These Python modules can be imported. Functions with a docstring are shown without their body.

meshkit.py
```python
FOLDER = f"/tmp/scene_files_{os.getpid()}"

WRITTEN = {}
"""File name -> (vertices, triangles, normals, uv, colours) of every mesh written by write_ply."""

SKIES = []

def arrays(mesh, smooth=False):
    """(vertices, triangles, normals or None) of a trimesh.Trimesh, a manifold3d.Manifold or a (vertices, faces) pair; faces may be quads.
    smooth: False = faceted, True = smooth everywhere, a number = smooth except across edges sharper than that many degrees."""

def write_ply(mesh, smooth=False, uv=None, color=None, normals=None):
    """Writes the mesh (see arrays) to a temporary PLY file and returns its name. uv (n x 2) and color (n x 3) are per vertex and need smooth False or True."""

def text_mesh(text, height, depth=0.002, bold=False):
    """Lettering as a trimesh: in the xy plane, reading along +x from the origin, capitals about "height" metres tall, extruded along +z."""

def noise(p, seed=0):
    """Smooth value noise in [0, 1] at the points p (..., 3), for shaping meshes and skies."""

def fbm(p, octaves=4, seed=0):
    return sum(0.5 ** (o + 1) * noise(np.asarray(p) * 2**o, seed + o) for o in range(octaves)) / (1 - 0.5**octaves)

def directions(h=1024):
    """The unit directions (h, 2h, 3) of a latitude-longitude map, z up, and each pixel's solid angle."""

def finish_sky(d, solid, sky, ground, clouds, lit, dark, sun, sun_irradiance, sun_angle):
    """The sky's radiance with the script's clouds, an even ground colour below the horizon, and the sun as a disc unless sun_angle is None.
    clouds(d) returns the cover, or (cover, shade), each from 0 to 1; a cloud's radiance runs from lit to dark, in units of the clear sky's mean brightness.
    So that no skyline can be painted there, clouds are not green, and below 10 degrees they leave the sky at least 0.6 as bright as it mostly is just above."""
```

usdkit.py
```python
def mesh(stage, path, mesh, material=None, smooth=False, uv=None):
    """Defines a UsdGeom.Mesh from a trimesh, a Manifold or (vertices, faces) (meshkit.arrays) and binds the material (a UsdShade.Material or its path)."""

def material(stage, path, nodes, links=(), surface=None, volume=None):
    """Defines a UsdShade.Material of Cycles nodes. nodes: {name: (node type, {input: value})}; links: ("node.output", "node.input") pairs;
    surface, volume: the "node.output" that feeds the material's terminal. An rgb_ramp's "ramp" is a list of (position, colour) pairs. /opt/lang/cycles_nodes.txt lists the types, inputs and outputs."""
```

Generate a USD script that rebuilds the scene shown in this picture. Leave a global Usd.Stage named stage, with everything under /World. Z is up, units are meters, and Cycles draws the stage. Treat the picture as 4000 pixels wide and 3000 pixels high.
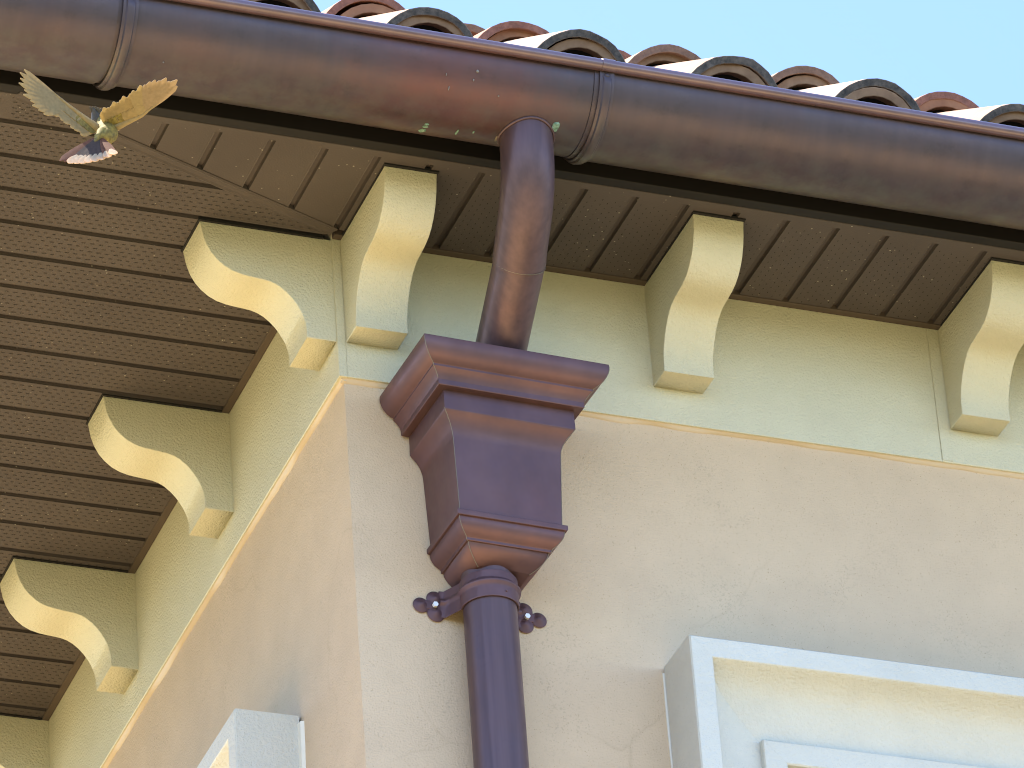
import math, random
import numpy as np
import trimesh
import manifold3d as m3
import usdkit, meshkit
from pxr import Usd, UsdGeom, UsdLux, UsdShade, Gf, Sdf

stage = Usd.Stage.CreateInMemory()
UsdGeom.SetStageUpAxis(stage, UsdGeom.Tokens.z)
UsdGeom.SetStageMetersPerUnit(stage, 1.0)
UsdGeom.Xform.Define(stage, '/World')
UsdGeom.Scope.Define(stage, '/World/Looks')
Z0 = 6.87                      # height of the soffit above the ground; everything below is measured from the soffit

# ------------------------------------------------------------------ camera
CAM = np.array([-2.73071952, -7.32631732, -5.27454431])
FWD = np.array([0.32302727, 0.77995531, 0.53602528])
RIGHT = np.array([0.93683268, -0.3438196, -0.06428537])
FWD = FWD / np.linalg.norm(FWD)
RIGHT = RIGHT - FWD * (RIGHT @ FWD); RIGHT /= np.linalg.norm(RIGHT)
DOWN = np.cross(FWD, RIGHT)
cam = UsdGeom.Camera.Define(stage, '/World/camera')
M = np.eye(4)
M[0, :3], M[1, :3], M[2, :3], M[3, :3] = RIGHT, -DOWN, -FWD, CAM + [0, 0, Z0]
cam.AddTransformOp().Set(Gf.Matrix4d(*M.ravel().tolist()))
cam.CreateHorizontalApertureAttr(36.0)
cam.CreateVerticalApertureAttr(27.0)
cam.CreateFocalLengthAttr(199.167)
cam.CreateClippingRangeAttr(Gf.Vec2f(0.1, 2000))
EXPOSURE = 1.43
cam.CreateExposureAttr(EXPOSURE)

# ------------------------------------------------------------------ sky and sun
SUN_EL, SUN_AZ = math.radians(62), math.atan2(-0.76, 0.65)     # azimuth = atan2(x, y)
SUN = np.array([math.cos(SUN_EL) * math.sin(SUN_AZ), math.cos(SUN_EL) * math.cos(SUN_AZ), math.sin(SUN_EL)])
usdkit.material(stage, '/World/Looks/sky', {
    'tex': ('sky_texture', {'sky_type': 'single_scattering', 'sun_disc': False, 'sun_elevation': SUN_EL, 'sun_rotation': SUN_AZ, 'altitude': 50.0, 'air_density': 1.0, 'aerosol_density': 0.6, 'ozone_density': 1.0}),
    'wb': ('mix', {'mix_type': 'multiply', 'fac': 1.0, 'color2': (0.85, 0.915, 1.06)}),
    'bg': ('background_shader', {'strength': 0.15})}, [('tex.color', 'wb.color1'), ('wb.color', 'bg.color')], surface='bg.background')
dome = UsdLux.DomeLight.Define(stage, '/World/sky')
UsdShade.MaterialBindingAPI.Apply(dome.GetPrim()).Bind(UsdShade.Material.Get(stage, '/World/Looks/sky'))
dome.GetPrim().SetCustomDataByKey('kind', 'structure')
sun = UsdLux.DistantLight.Define(stage, '/World/sun')
sun.CreateIntensityAttr(1.12); sun.CreateAngleAttr(0.53); sun.CreateColorAttr(Gf.Vec3f(1.0, 0.93, 0.80))
sun.GetPrim().CreateAttribute('inputs:normalize', Sdf.ValueTypeNames.Bool).Set(True)
zax = SUN; xax = np.cross([0, 0, 1.0], zax); xax /= np.linalg.norm(xax); yax = np.cross(zax, xax)
Ms = np.eye(4); Ms[0, :3], Ms[1, :3], Ms[2, :3] = xax, yax, zax
sun.AddTransformOp().Set(Gf.Matrix4d(*Ms.ravel().tolist()))

# ------------------------------------------------------------------ helpers
_used = {}
def numbered(parent, name):
    k = (str(parent), name); n = _used.get(k, 0); _used[k] = n + 1
    return name if n == 0 else f'{name}_{n:03d}'
_org = {}
def tag(p, label=None, cat=None, group=None, kind=None):
    p = p.GetPrim() if hasattr(p, 'GetPrim') else p
    for k, v in (('label', label), ('category', cat), ('group', group), ('kind', kind)):
        if v: p.SetCustomDataByKey(k, v)
    return p
def thing(name, label, cat, loc=(0, 0, 0), group=None, kind=None):
    path = '/World/' + numbered('/World', name)
    x = UsdGeom.Xform.Define(stage, path)
    x.AddTranslateOp().Set(Gf.Vec3d(loc[0], loc[1], loc[2] + Z0))
    _org[path] = np.array(loc, float)
    return tag(x, label, cat, group, kind)
def obj(name, mesh, mat, parent=None, smooth=False, uv=None, label=None, kind=None):
    """One Mesh prim; coordinates are measured from the soffit corner."""
    pp = '/World' if parent is None else str(parent.GetPath())
    path = pp + '/' + numbered(pp, name)
    top = '/World/' + path.split('/')[2]
    off = np.array([0, 0, -Z0]) if parent is None else _org[top]
    v, f, _ = meshkit.arrays(mesh, False)
    mm = trimesh.Trimesh(v - off, f, process=False)
    g = usdkit.mesh(stage, path, mm, '/World/Looks/' + mat, smooth=smooth, uv=uv)
    p = g.GetPrim()
    if label: p.SetCustomDataByKey('label', label)
    if kind: p.SetCustomDataByKey('kind', kind)
    return p
cat = trimesh.util.concatenate
def box(x0, x1, y0, y1, z0, z1, bev=0):
    if bev:
        pts = []
        for sx in (0, 1):
            for sy in (0, 1):
                for sz in (0, 1):
                    c = np.array([(x0, x1)[sx], (y0, y1)[sy], (z0, z1)[sz]]); s = np.array([1 - 2 * sx, 1 - 2 * sy, 1 - 2 * sz]) * bev
                    for k in range(3):
                        q = c + s; q[k] = c[k]; pts.append(q)
        return trimesh.convex.convex_hull(np.array(pts))
    b = trimesh.creation.box((x1 - x0, y1 - y0, z1 - z0)); b.apply_translation(((x0 + x1) / 2, (y0 + y1) / 2, (z0 + z1) / 2)); return b
def loft(rings, closed=True, cap0=False, cap1=False):
    """Quads between rings (n x m x 3)."""
    rings = np.asarray(rings, float); n, m = rings.shape[:2]
    v = rings.reshape(-1, 3); f = []
    for i in range(n - 1):
        for j in range(m if closed else m - 1):
            a, b = i * m + j, i * m + (j + 1) % m
            f += [(a, b, b + m), (a, b + m, a + m)]
    v = list(v)
    for cap, i in ((cap0, 0), (cap1, n - 1)):
        if cap:
            c = len(v); v.append(rings[i].mean(0))
            for j in range(m):
                a, b = i * m + j, i * m + (j + 1) % m
                f.append((c, b, a) if i == 0 else (c, a, b))
    return trimesh.Trimesh(np.array(v), np.array(f), process=False)
def fixed(m):
    m = m.copy(); m.merge_vertices(); trimesh.repair.fix_normals(m); return m
def tube(pts, r, n=28, caps=True):
    pts = np.asarray(pts, float); rr = np.broadcast_to(r, len(pts))
    t = np.gradient(pts, axis=0); t /= np.linalg.norm(t, axis=1, keepdims=True)
    u = np.cross(t[0], [0.3, 0.2, 0.9] if abs(t[0][2]) < .9 else [1.0, 0, 0]); u /= np.linalg.norm(u)
    rings = []
    for k in range(len(pts)):
        u = u - t[k] * (u @ t[k]); u /= np.linalg.norm(u); w = np.cross(t[k], u)
        a = np.linspace(0, 2 * np.pi, n, endpoint=False)
        rings.append(pts[k] + rr[k] * (np.cos(a)[:, None] * u + np.sin(a)[:, None] * w))
    return fixed(loft(rings, True, caps, caps))
def extrude_x(poly, x0, x1, sk0=None, sk1=None):
    """poly: (y, z) outline closed; extruded along x from x0(y) to x1(y)."""
    p = np.asarray(poly, float)
    f0 = sk0 or (lambda y, z: x0); f1 = sk1 or (lambda y, z: x1)
    a = np.array([(f0(y, z), y, z) for y, z in p]); b = np.array([(f1(y, z), y, z) for y, z in p])
    m = loft([a, b])
    e = trimesh.creation.triangulate_polygon(__import__('shapely').Polygon(p), engine='earcut')
    tv, tf = e
    idx = [int(np.argmin(((p - q) ** 2).sum(1))) for q in tv]
    tf = np.array([[idx[i] for i in t] for t in tf])
    f = np.vstack([m.faces, tf, tf[:, ::-1] + len(p)])
    return fixed(trimesh.Trimesh(m.vertices, f, process=False))
def swapxy(m):
    m = m.copy(); m.vertices = m.vertices[:, [1, 0, 2]]; m.faces = m.faces[:, ::-1]; return m
rnd = random.Random(7)
rng = np.random.default_rng(5)

# ------------------------------------------------------------------ materials
def mat(name, nodes, links, surface='p.BSDF'):
    return usdkit.material(stage, '/World/Looks/' + name, nodes, links, surface=surface)
def stucco(name, base, dark, grain=700, bump=0.25, dist=0.003, patch=2.2, speck=True, rough=0.9, patch_amt=0.55, crack=False):
    nodes = {'g': ('geometry', {}),
             'n1': ('noise_texture', {'scale': float(patch), 'detail': 5.0, 'roughness': 0.6}),
             'n1b': ('noise_texture', {'scale': patch * 9.0, 'detail': 4.0, 'roughness': 0.65}),
             'r1': ('rgb_ramp', {'ramp': [(0.30, dark), (0.68, base)]}),
             'r1b': ('rgb_ramp', {'ramp': [(0.25, (0.90, 0.90, 0.90)), (0.7, (1.02, 1.02, 1.02))]}),
             'mx': ('mix', {'mix_type': 'multiply', 'fac': patch_amt}),
             'n2': ('noise_texture', {'scale': float(grain), 'detail': 3.0, 'roughness': 0.6}),
             'n3': ('noise_texture', {'scale': 330.0, 'detail': 2.0, 'roughness': 0.7}),
             'r3': ('rgb_ramp', {'ramp': [(0.27, (0.62, 0.55, 0.47)), (0.36, (1, 1, 1))]}),
             'm2': ('mix', {'mix_type': 'multiply', 'fac': 0.75 if speck else 0.25}),
             'b': ('bump', {'strength': bump, 'distance': dist}),
             'p': ('principled_bsdf', {'roughness': rough, 'specular_ior_level': 0.25})}
    links = [('g.position', f'{k}.vector') for k in ('n1', 'n1b', 'n2', 'n3')] + [
        ('n1.fac', 'r1.fac'), ('n1b.fac', 'r1b.fac'), ('r1.color', 'mx.color1'), ('r1b.color', 'mx.color2'), ('mx.color', 'm2.color1'), ('n3.fac', 'r3.fac'),
        ('r3.color', 'm2.color2'), ('m2.color', 'p.base_color'), ('n2.fac', 'b.height'), ('b.normal', 'p.normal')]
    if crack:      # a few hairline cracks and dusty clusters of pitting
        nodes.update({'cn': ('noise_texture', {'scale': 3.5, 'detail': 4.0}), 'cs': ('vector_math', {'math_type': 'scale', 'scale': 0.22}), 'ca': ('vector_math', {'math_type': 'add'}),
                      'cv': ('voronoi_texture', {'feature': 'distance_to_edge', 'scale': 1.35}), 'cr': ('rgb_ramp', {'ramp': [(0.0, (1, 1, 1)), (0.0045, (0, 0, 0))]}),
                      'cm': ('noise_texture', {'scale': 2.1, 'detail': 3.0}), 'cmr': ('rgb_ramp', {'ramp': [(0.50, (0, 0, 0)), (0.60, (0.22, 0.22, 0.22))]}), 'cmul': ('math', {'math_type': 'multiply'}), 'cx': ('mix', {'color2': (0.34, 0.24, 0.15)}),
                      'sm': ('noise_texture', {'scale': 5.0, 'detail': 4.0, 'roughness': 0.6}), 'smr': ('rgb_ramp', {'ramp': [(0.50, (0, 0, 0)), (0.66, (1, 1, 1))]}), 'sn': ('noise_texture', {'scale': 210.0, 'detail': 2.0, 'roughness': 0.7}),
                      'snr': ('rgb_ramp', {'ramp': [(0.36, (0.36, 0.36, 0.36)), (0.44, (0, 0, 0))]}), 'smul': ('math', {'math_type': 'multiply'}), 'sx2': ('mix', {'color2': (0.30, 0.235, 0.165)})})
        links = [l for l in links if l[1] != 'p.base_color'] + [('g.position', 'cn.vector'), ('cn.color', 'cs.vector1'), ('g.position', 'ca.vector1'), ('cs.vector', 'ca.vector2'), ('ca.vector', 'cv.vector'), ('cv.distance', 'cr.fac'), ('g.position', 'cm.vector'), ('cm.fac', 'cmr.fac'),
                 ('cr.color', 'cmul.value1'), ('cmr.color', 'cmul.value2'), ('cmul.value', 'cx.fac'), ('m2.color', 'cx.color1'), ('g.position', 'sm.vector'), ('g.position', 'sn.vector'), ('sm.fac', 'smr.fac'), ('sn.fac', 'snr.fac'),
                 ('smr.color', 'smul.value1'), ('snr.color', 'smul.value2'), ('smul.value', 'sx2.fac'), ('cx.color', 'sx2.color1'), ('sx2.color', 'p.base_color')]
    return mat(name, nodes, links)
stucco('wall_stucco', (0.65, 0.50, 0.35), (0.575, 0.44, 0.312), grain=260, bump=0.4, dist=0.004, patch=1.3, patch_amt=0.7, crack=True)
stucco('cream_stucco', (0.645, 0.605, 0.455), (0.61, 0.57, 0.425), grain=215, bump=0.6, dist=0.005, patch=1.2, speck=False)
stucco('white_stucco', (0.63, 0.615, 0.56), (0.59, 0.575, 0.52), grain=150, bump=0.5, dist=0.006, patch=1.5, speck=False)
mat('caulk', {'p': ('principled_bsdf', {'base_color': (0.58, 0.46, 0.32), 'roughness': 0.7})}, [])
mat('white_caulk', {'p': ('principled_bsdf', {'base_color': (0.75, 0.72, 0.64), 'roughness': 0.55})}, [])
mat('cavity_shade', {'p': ('principled_bsdf', {'base_color': (0.012, 0.010, 0.010), 'roughness': 0.9})}, [])  # near-black colour that paints the shade in gaps and tile ends
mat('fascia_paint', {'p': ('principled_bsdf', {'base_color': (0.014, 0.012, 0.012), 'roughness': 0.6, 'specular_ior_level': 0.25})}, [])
mat('hole_shade', {'p': ('principled_bsdf', {'base_color': (0.016, 0.012, 0.010), 'roughness': 0.8})}, [])  # shade inside the soffit holes, put into the colour of flat slits
mat('room_dark', {'p': ('principled_bsdf', {'base_color': (0.10, 0.09, 0.08), 'roughness': 0.9})}, [])
mat('bolt_zinc', {'p': ('principled_bsdf', {'base_color': (0.86, 0.87, 0.90), 'metallic': 0.35, 'roughness': 0.45})}, [])
mat('window_glass', {'t': ('transparent_bsdf', {'color': (0.85, 0.9, 0.9)}), 'gl': ('glossy_bsdf', {'color': (1, 1, 1), 'roughness': 0.02}), 'fr': ('fresnel', {'IOR': 1.5}), 'm': ('mix_closure', {})},
    [('fr.fac', 'm.fac'), ('t.BSDF', 'm.closure1'), ('gl.BSDF', 'm.closure2')], surface='m.closure')
# brown sheet metal of the soffit, with lint and dust caught on it
def soffit_mat(name, a, b):
    mat(name, {'g': ('geometry', {}), 'n': ('noise_texture', {'scale': 6.0, 'detail': 4.0}), 'r': ('rgb_ramp', {'ramp': [(0.3, a), (0.7, b)]}),
        'v': ('voronoi_texture', {'scale': 62.0, 'randomness': 1.0}), 'rv': ('rgb_ramp', {'ramp': [(0.05, (1, 1, 1)), (0.11, (0, 0, 0))]}),
        'nv': ('noise_texture', {'scale': 13.0, 'detail': 3.0, 'roughness': 0.7}), 'rn': ('rgb_ramp', {'ramp': [(0.43, (0, 0, 0)), (0.56, (1, 1, 1))]}),
        'mm': ('math', {'math_type': 'multiply'}), 'mm2': ('math', {'math_type': 'multiply', 'value2': 0.85}),
        'mx': ('mix', {'color2': (0.40, 0.37, 0.31)}), 'b': ('bump', {'strength': 0.25, 'distance': 0.002}), 'n2': ('noise_texture', {'scale': 300.0, 'detail': 2.0}),
        'p': ('principled_bsdf', {'roughness': 0.62, 'specular_ior_level': 0.3})},
        [('g.position', k + '.vector') for k in ('n', 'v', 'nv', 'n2')] + [('n.fac', 'r.fac'), ('v.distance', 'rv.fac'), ('nv.fac', 'rn.fac'), ('rv.color', 'mm.value1'), ('rn.color', 'mm.value2'),
        ('mm.value', 'mm2.value1'), ('mm2.value', 'mx.fac'), ('r.color', 'mx.color1'), ('mx.color', 'p.base_color'), ('n2.fac', 'b.height'), ('b.normal', 'p.normal')])
soffit_mat('soffit_brown', (0.073, 0.059, 0.057), (0.087, 0.071, 0.068))
mat('soffit_trim', {'p': ('principled_bsdf', {'base_color': (0.085, 0.062, 0.050), 'roughness': 0.5, 'specular_ior_level': 0.35})}, [])
# patinated copper. red = centre of a redder patch, green = spots of verdigris near a point
def copper(name, c1, c2, red=None, rough=0.46, streak=(40.0, 40.0, 5.0), verdi_z=None, metallic=0.72, spots=None, coat=0.0, coat_rough=0.16, coat_ior=1.5):
    nodes = {'g': ('geometry', {}), 'mp': ('mapping', {'scale': streak}), 'n': ('noise_texture', {'scale': 1.0, 'detail': 5.0, 'roughness': 0.6}),
             'nl': ('noise_texture', {'scale': 4.5, 'detail': 5.0, 'roughness': 0.62}), 'r': ('rgb_ramp', {'ramp': [(0.32, c1), (0.68, c2)]}),
             'rl': ('rgb_ramp', {'ramp': [(0.33, (0.93, 0.96, 0.99)), (0.5, (1, 1, 1)), (0.70, (1.10, 0.98, 0.93))]}), 'mx': ('mix', {'mix_type': 'multiply', 'fac': 1.0}),
             'nr': ('noise_texture', {'scale': 22.0, 'detail': 6.0, 'roughness': 0.65}), 'rr': ('map_range', {'from_min': 0.3, 'from_max': 0.7, 'to_min': rough - 0.07, 'to_max': rough + 0.10}),
             'nb': ('noise_texture', {'scale': 160.0, 'detail': 3.0}), 'b': ('bump', {'strength': 0.06, 'distance': 0.002}),
             'p': ('principled_bsdf', {'metallic': metallic, 'coat_weight': coat, 'coat_roughness': coat_rough, 'coat_ior': coat_ior})}
    links = [('g.position', k + '.vector') for k in ('nl', 'nr', 'nb', 'mp')] + [('mp.vector', 'n.vector'), ('n.fac', 'r.fac'), ('nl.fac', 'rl.fac'), ('r.color', 'mx.color1'), ('rl.color', 'mx.color2'),
             ('nr.fac', 'rr.value'), ('rr.result', 'p.roughness'), ('nb.fac', 'b.height'), ('b.normal', 'p.normal')]
    col = 'mx.color'
    if red is not None:
        (cx, cz, rad) = red
        nodes.update({'vd': ('vector_math', {'vector_math_type' if False else 'math_type': 'distance', 'vector2': (cx, -0.45, cz + Z0)}), 'nw': ('noise_texture', {'scale': 14.0, 'detail': 5.0, 'roughness': 0.7}),
                      'nwm': ('math', {'math_type': 'multiply_add', 'value2': 0.30, 'value3': -0.15}), 'ad': ('math', {'math_type': 'add'}),
                      'rd': ('rgb_ramp', {'ramp': [(0.0, (1, 1, 1)), (rad, (0, 0, 0))]}), 'rx': ('math', {'math_type': 'multiply', 'value2': 0.75}), 'mr': ('mix', {'color2': (0.150, 0.062, 0.060)})})
        links += [('g.position', 'vd.vector1'), ('g.position', 'nw.vector'), ('nw.fac', 'nwm.value1'), ('vd.value', 'ad.value1'), ('nwm.value', 'ad.value2'), ('ad.value', 'rd.fac'), ('rd.color', 'rx.value1'), ('rx.value', 'mr.fac'), (col, 'mr.color1')]
        col = 'mr.color'
    if verdi_z is not None:
        z0, z1 = verdi_z
        nodes.update({'sx': ('separate_xyz', {}), 'zr': ('map_range', {'from_min': z0 + Z0, 'from_max': z1 + Z0, 'to_min': 1.0, 'to_max': 0.0, 'clamp': True}), 'nz': ('noise_texture', {'scale': 26.0, 'detail': 5.0, 'roughness': 0.7}),
                      'rz': ('rgb_ramp', {'ramp': [(0.40, (0, 0, 0)), (0.66, (1, 1, 1))]}), 'mz': ('math', {'math_type': 'multiply'}), 'mz2': ('math', {'math_type': 'multiply', 'value2': 0.32}), 'mv': ('mix', {'color2': (0.20, 0.24, 0.19)})})
        links += [('g.position', 'sx.vector'), ('sx.z', 'zr.value'), ('g.position', 'nz.vector'), ('nz.fac', 'rz.fac'), ('zr.result', 'mz.value1'), ('rz.color', 'mz.value2'), ('mz.value', 'mz2.value1'), ('mz2.value', 'mv.fac'), (col, 'mv.color1')]
        col = 'mv.color'
    if spots is not None:
        sc, th = spots
        nodes.update({'sv': ('voronoi_texture', {'scale': sc, 'randomness': 1.0}), 'srv': ('rgb_ramp', {'ramp': [(th, (1, 1, 1)), (th * 1.6, (0, 0, 0))]}), 'sn': ('noise_texture', {'scale': 9.0, 'detail': 3.0}),
                      'srn': ('rgb_ramp', {'ramp': [(0.56, (0, 0, 0)), (0.60, (1, 1, 1))]}), 'sm': ('math', {'math_type': 'multiply'}), 'smx': ('mix', {'color2': (0.34, 0.40, 0.38)})})
        links += [('g.position', 'sv.vector'), ('g.position', 'sn.vector'), ('sv.distance', 'srv.fac'), ('sn.fac', 'srn.fac'), ('srv.color', 'sm.value1'), ('srn.color', 'sm.value2'), ('sm.value', 'smx.fac'), (col, 'smx.color1')]
        col = 'smx.color'
    links.append((col, 'p.base_color'))
    mat(name, nodes, links)
copper('gutter_copper', (0.083, 0.063, 0.073), (0.097, 0.073, 0.082), red=(0.05, 0.006, 0.22), streak=(38.0, 6.0, 6.0), verdi_z=(-0.035, -0.002), rough=0.37, metallic=0.60)
copper('rim_copper', (0.105, 0.052, 0.060), (0.145, 0.074, 0.080), streak=(20.0, 40.0, 40.0), rough=0.36, metallic=0.3, coat=1.0, coat_rough=0.22, coat_ior=1.7)
copper('head_copper', (0.122, 0.066, 0.070), (0.160, 0.086, 0.086), streak=(14.0, 14.0, 9.0), rough=0.43, metallic=0.6)
copper('pipe_copper', (0.098, 0.060, 0.066), (0.132, 0.080, 0.084), streak=(70.0, 70.0, 3.0), rough=0.40, metallic=0.5)
copper('clamp_copper', (0.110, 0.060, 0.068), (0.140, 0.076, 0.084), streak=(30.0, 30.0, 30.0), rough=0.5, metallic=0.5)
mat('verdigris', {'g': ('geometry', {}), 'n': ('noise_texture', {'scale': 260.0, 'detail': 4.0}), 'r': ('rgb_ramp', {'ramp': [(0.35, (0.11, 0.20, 0.155)), (0.65, (0.22, 0.34, 0.275))]}), 'p': ('principled_bsdf', {'roughness': 0.85})},
    [('g.position', 'n.vector'), ('n.fac', 'r.fac'), ('r.color', 'p.base_color')])
mat('pale_spot', {'p': ('principled_bsdf', {'base_color': (0.20, 0.19, 0.19), 'roughness': 0.8})}, [])
mat('solder', {'p': ('principled_bsdf', {'base_color': (0.20, 0.165, 0.125), 'roughness': 0.6, 'metallic': 0.5})}, [])
# roof tiles: terracotta skin, sooty cut edge (second uv column)
def tile_mat(name, a, b, edge_a, edge_b):
    mat(name, {'g': ('geometry', {}), 'uv': ('uvmap', {'attribute': 'st'}), 's': ('separate_xyz', {}), 'n': ('noise_texture', {'scale': 16.0, 'detail': 5.0, 'roughness': 0.65}), 'r': ('rgb_ramp', {'ramp': [(0.3, a), (0.7, b)]}),
        'n2': ('noise_texture', {'scale': 75.0, 'detail': 5.0, 'roughness': 0.75}), 'r2': ('rgb_ramp', {'ramp': [(0.38, edge_a), (0.66, edge_b)]}), 'm': ('mix', {}),
        'b': ('bump', {'strength': 0.45, 'distance': 0.004}), 'p': ('principled_bsdf', {'roughness': 0.82, 'specular_ior_level': 0.3})},
        [('g.position', 'n.vector'), ('g.position', 'n2.vector'), ('uv.UV', 's.vector'), ('n.fac', 'r.fac'), ('n2.fac', 'r2.fac'), ('s.x', 'm.fac'), ('r.color', 'm.color1'), ('r2.color', 'm.color2'), ('m.color', 'p.base_color'), ('n2.fac', 'b.height'), ('b.normal', 'p.normal')])
tile_mat('tile_sooty', (0.42, 0.25, 0.16), (0.55, 0.36, 0.25), (0.050, 0.043, 0.040), (0.150, 0.118, 0.098))
tile_mat('tile_sooty_pale', (0.44, 0.29, 0.20), (0.56, 0.40, 0.30), (0.046, 0.040, 0.038), (0.135, 0.108, 0.090))
tile_mat('tile_red', (0.46, 0.20, 0.12), (0.55, 0.27, 0.16), (0.17, 0.075, 0.055), (0.28, 0.125, 0.09))
tile_mat('tile_brown', (0.42, 0.24, 0.15), (0.52, 0.33, 0.22), (0.15, 0.085, 0.06), (0.24, 0.14, 0.095))
def mortar_mat(name, a, b):
    mat(name, {'g': ('geometry', {}), 'n': ('noise_texture', {'scale': 34.0, 'detail': 5.0, 'roughness': 0.7}), 'r': ('rgb_ramp', {'ramp': [(0.3, a), (0.7, b)]}), 'p': ('principled_bsdf', {'roughness': 0.9})},
        [('g.position', 'n.vector'), ('n.fac', 'r.fac'), ('r.color', 'p.base_color')])
mortar_mat('mortar_tan', (0.20, 0.110, 0.062), (0.31, 0.185, 0.110)); mortar_mat('mortar_red', (0.25, 0.105, 0.055), (0.34, 0.16, 0.085))
mat('bounce_slab_pale', {'g': ('geometry', {}), 'n': ('noise_texture', {'scale': 0.6, 'detail': 6.0}), 'r': ('rgb_ramp', {'ramp': [(0.3, (0.63, 0.455, 0.205)), (0.7, (0.70, 0.51, 0.235))]}), 'p': ('principled_bsdf', {'roughness': 0.9})},
    [('g.position', 'n.vector'), ('n.fac', 'r.fac'), ('r.color', 'p.base_color')])
mat('lawn', {'g': ('geometry', {}), 'n': ('noise_texture', {'scale': 0.5, 'detail': 6.0}), 'r': ('rgb_ramp', {'ramp': [(0.3, (0.055, 0.075, 0.022)), (0.7, (0.095, 0.105, 0.038))]}), 'p': ('principled_bsdf', {'roughness': 0.95})},
    [('g.position', 'n.vector'), ('n.fac', 'r.fac'), ('r.color', 'p.base_color')])
mat('paving', {'g': ('geometry', {}), 'n': ('noise_texture', {'scale': 0.6, 'detail': 6.0}), 'r': ('rgb_ramp', {'ramp': [(0.3, (0.45, 0.335, 0.155)), (0.7, (0.53, 0.395, 0.185))]}), 'p': ('principled_bsdf', {'roughness': 0.9})},
    [('g.position', 'n.vector'), ('n.fac', 'r.fac'), ('r.color', 'p.base_color')])
def feather(name, a, b, trans, tr_amt):
    mat(name, {'g': ('geometry', {}), 'n': ('noise_texture', {'scale': 220.0, 'detail': 3.0}), 'r': ('rgb_ramp', {'ramp': [(0.3, a), (0.7, b)]}), 'd': ('principled_bsdf', {'roughness': 0.75}),
        't': ('translucent_bsdf', {'color': trans}), 'm': ('mix_closure', {'fac': tr_amt})},
        [('g.position', 'n.vector'), ('n.fac', 'r.fac'), ('r.color', 'd.base_color'), ('d.BSDF', 'm.closure1'), ('t.BSDF', 'm.closure2')], surface='m.closure')
feather('wing_feather', (0.38, 0.29, 0.15), (0.52, 0.40, 0.21), (0.56, 0.44, 0.23), 0.4)
feather('wing_tip_feather', (0.36, 0.27, 0.165), (0.50, 0.375, 0.24), (0.54, 0.41, 0.26), 0.4)
feather('olive_down', (0.155, 0.115, 0.035), (0.36, 0.28, 0.075), (0.3, 0.26, 0.08), 0.1)
feather('tail_dark', (0.050, 0.030, 0.022), (0.085, 0.050, 0.036), (0.15, 0.07, 0.04), 0.12)
feather('tail_rufous', (0.14, 0.05, 0.022), (0.20, 0.075, 0.035), (0.4, 0.16, 0.08), 0.2)
feather('sunlit_tail_tip', (0.80, 0.56, 0.36), (0.90, 0.72, 0.52), (0.9, 0.66, 0.42), 0.45)  # pale colour stands in for sunlight coming through the tail ends
feather('head_grey', (0.05, 0.05, 0.055), (0.09, 0.09, 0.09), (0.1, 0.1, 0.1), 0.05)

# ------------------------------------------------------------------ ground
g = trimesh.creation.box((500, 500, 0.2)); g.apply_translation((0, 0, -Z0 - 0.1))
tag(obj('ground', g, 'lawn'), 'lawn and planting stretching away around the house', 'ground', kind='structure')
g2 = trimesh.creation.box((20, 20, 0.1)); g2.apply_translation((2.5, 1.5, -Z0 - 0.046))
tag(obj('terrace', g2, 'paving'), 'sunlit tan paving laid round the foot of the house', 'paving', kind='structure')

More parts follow.
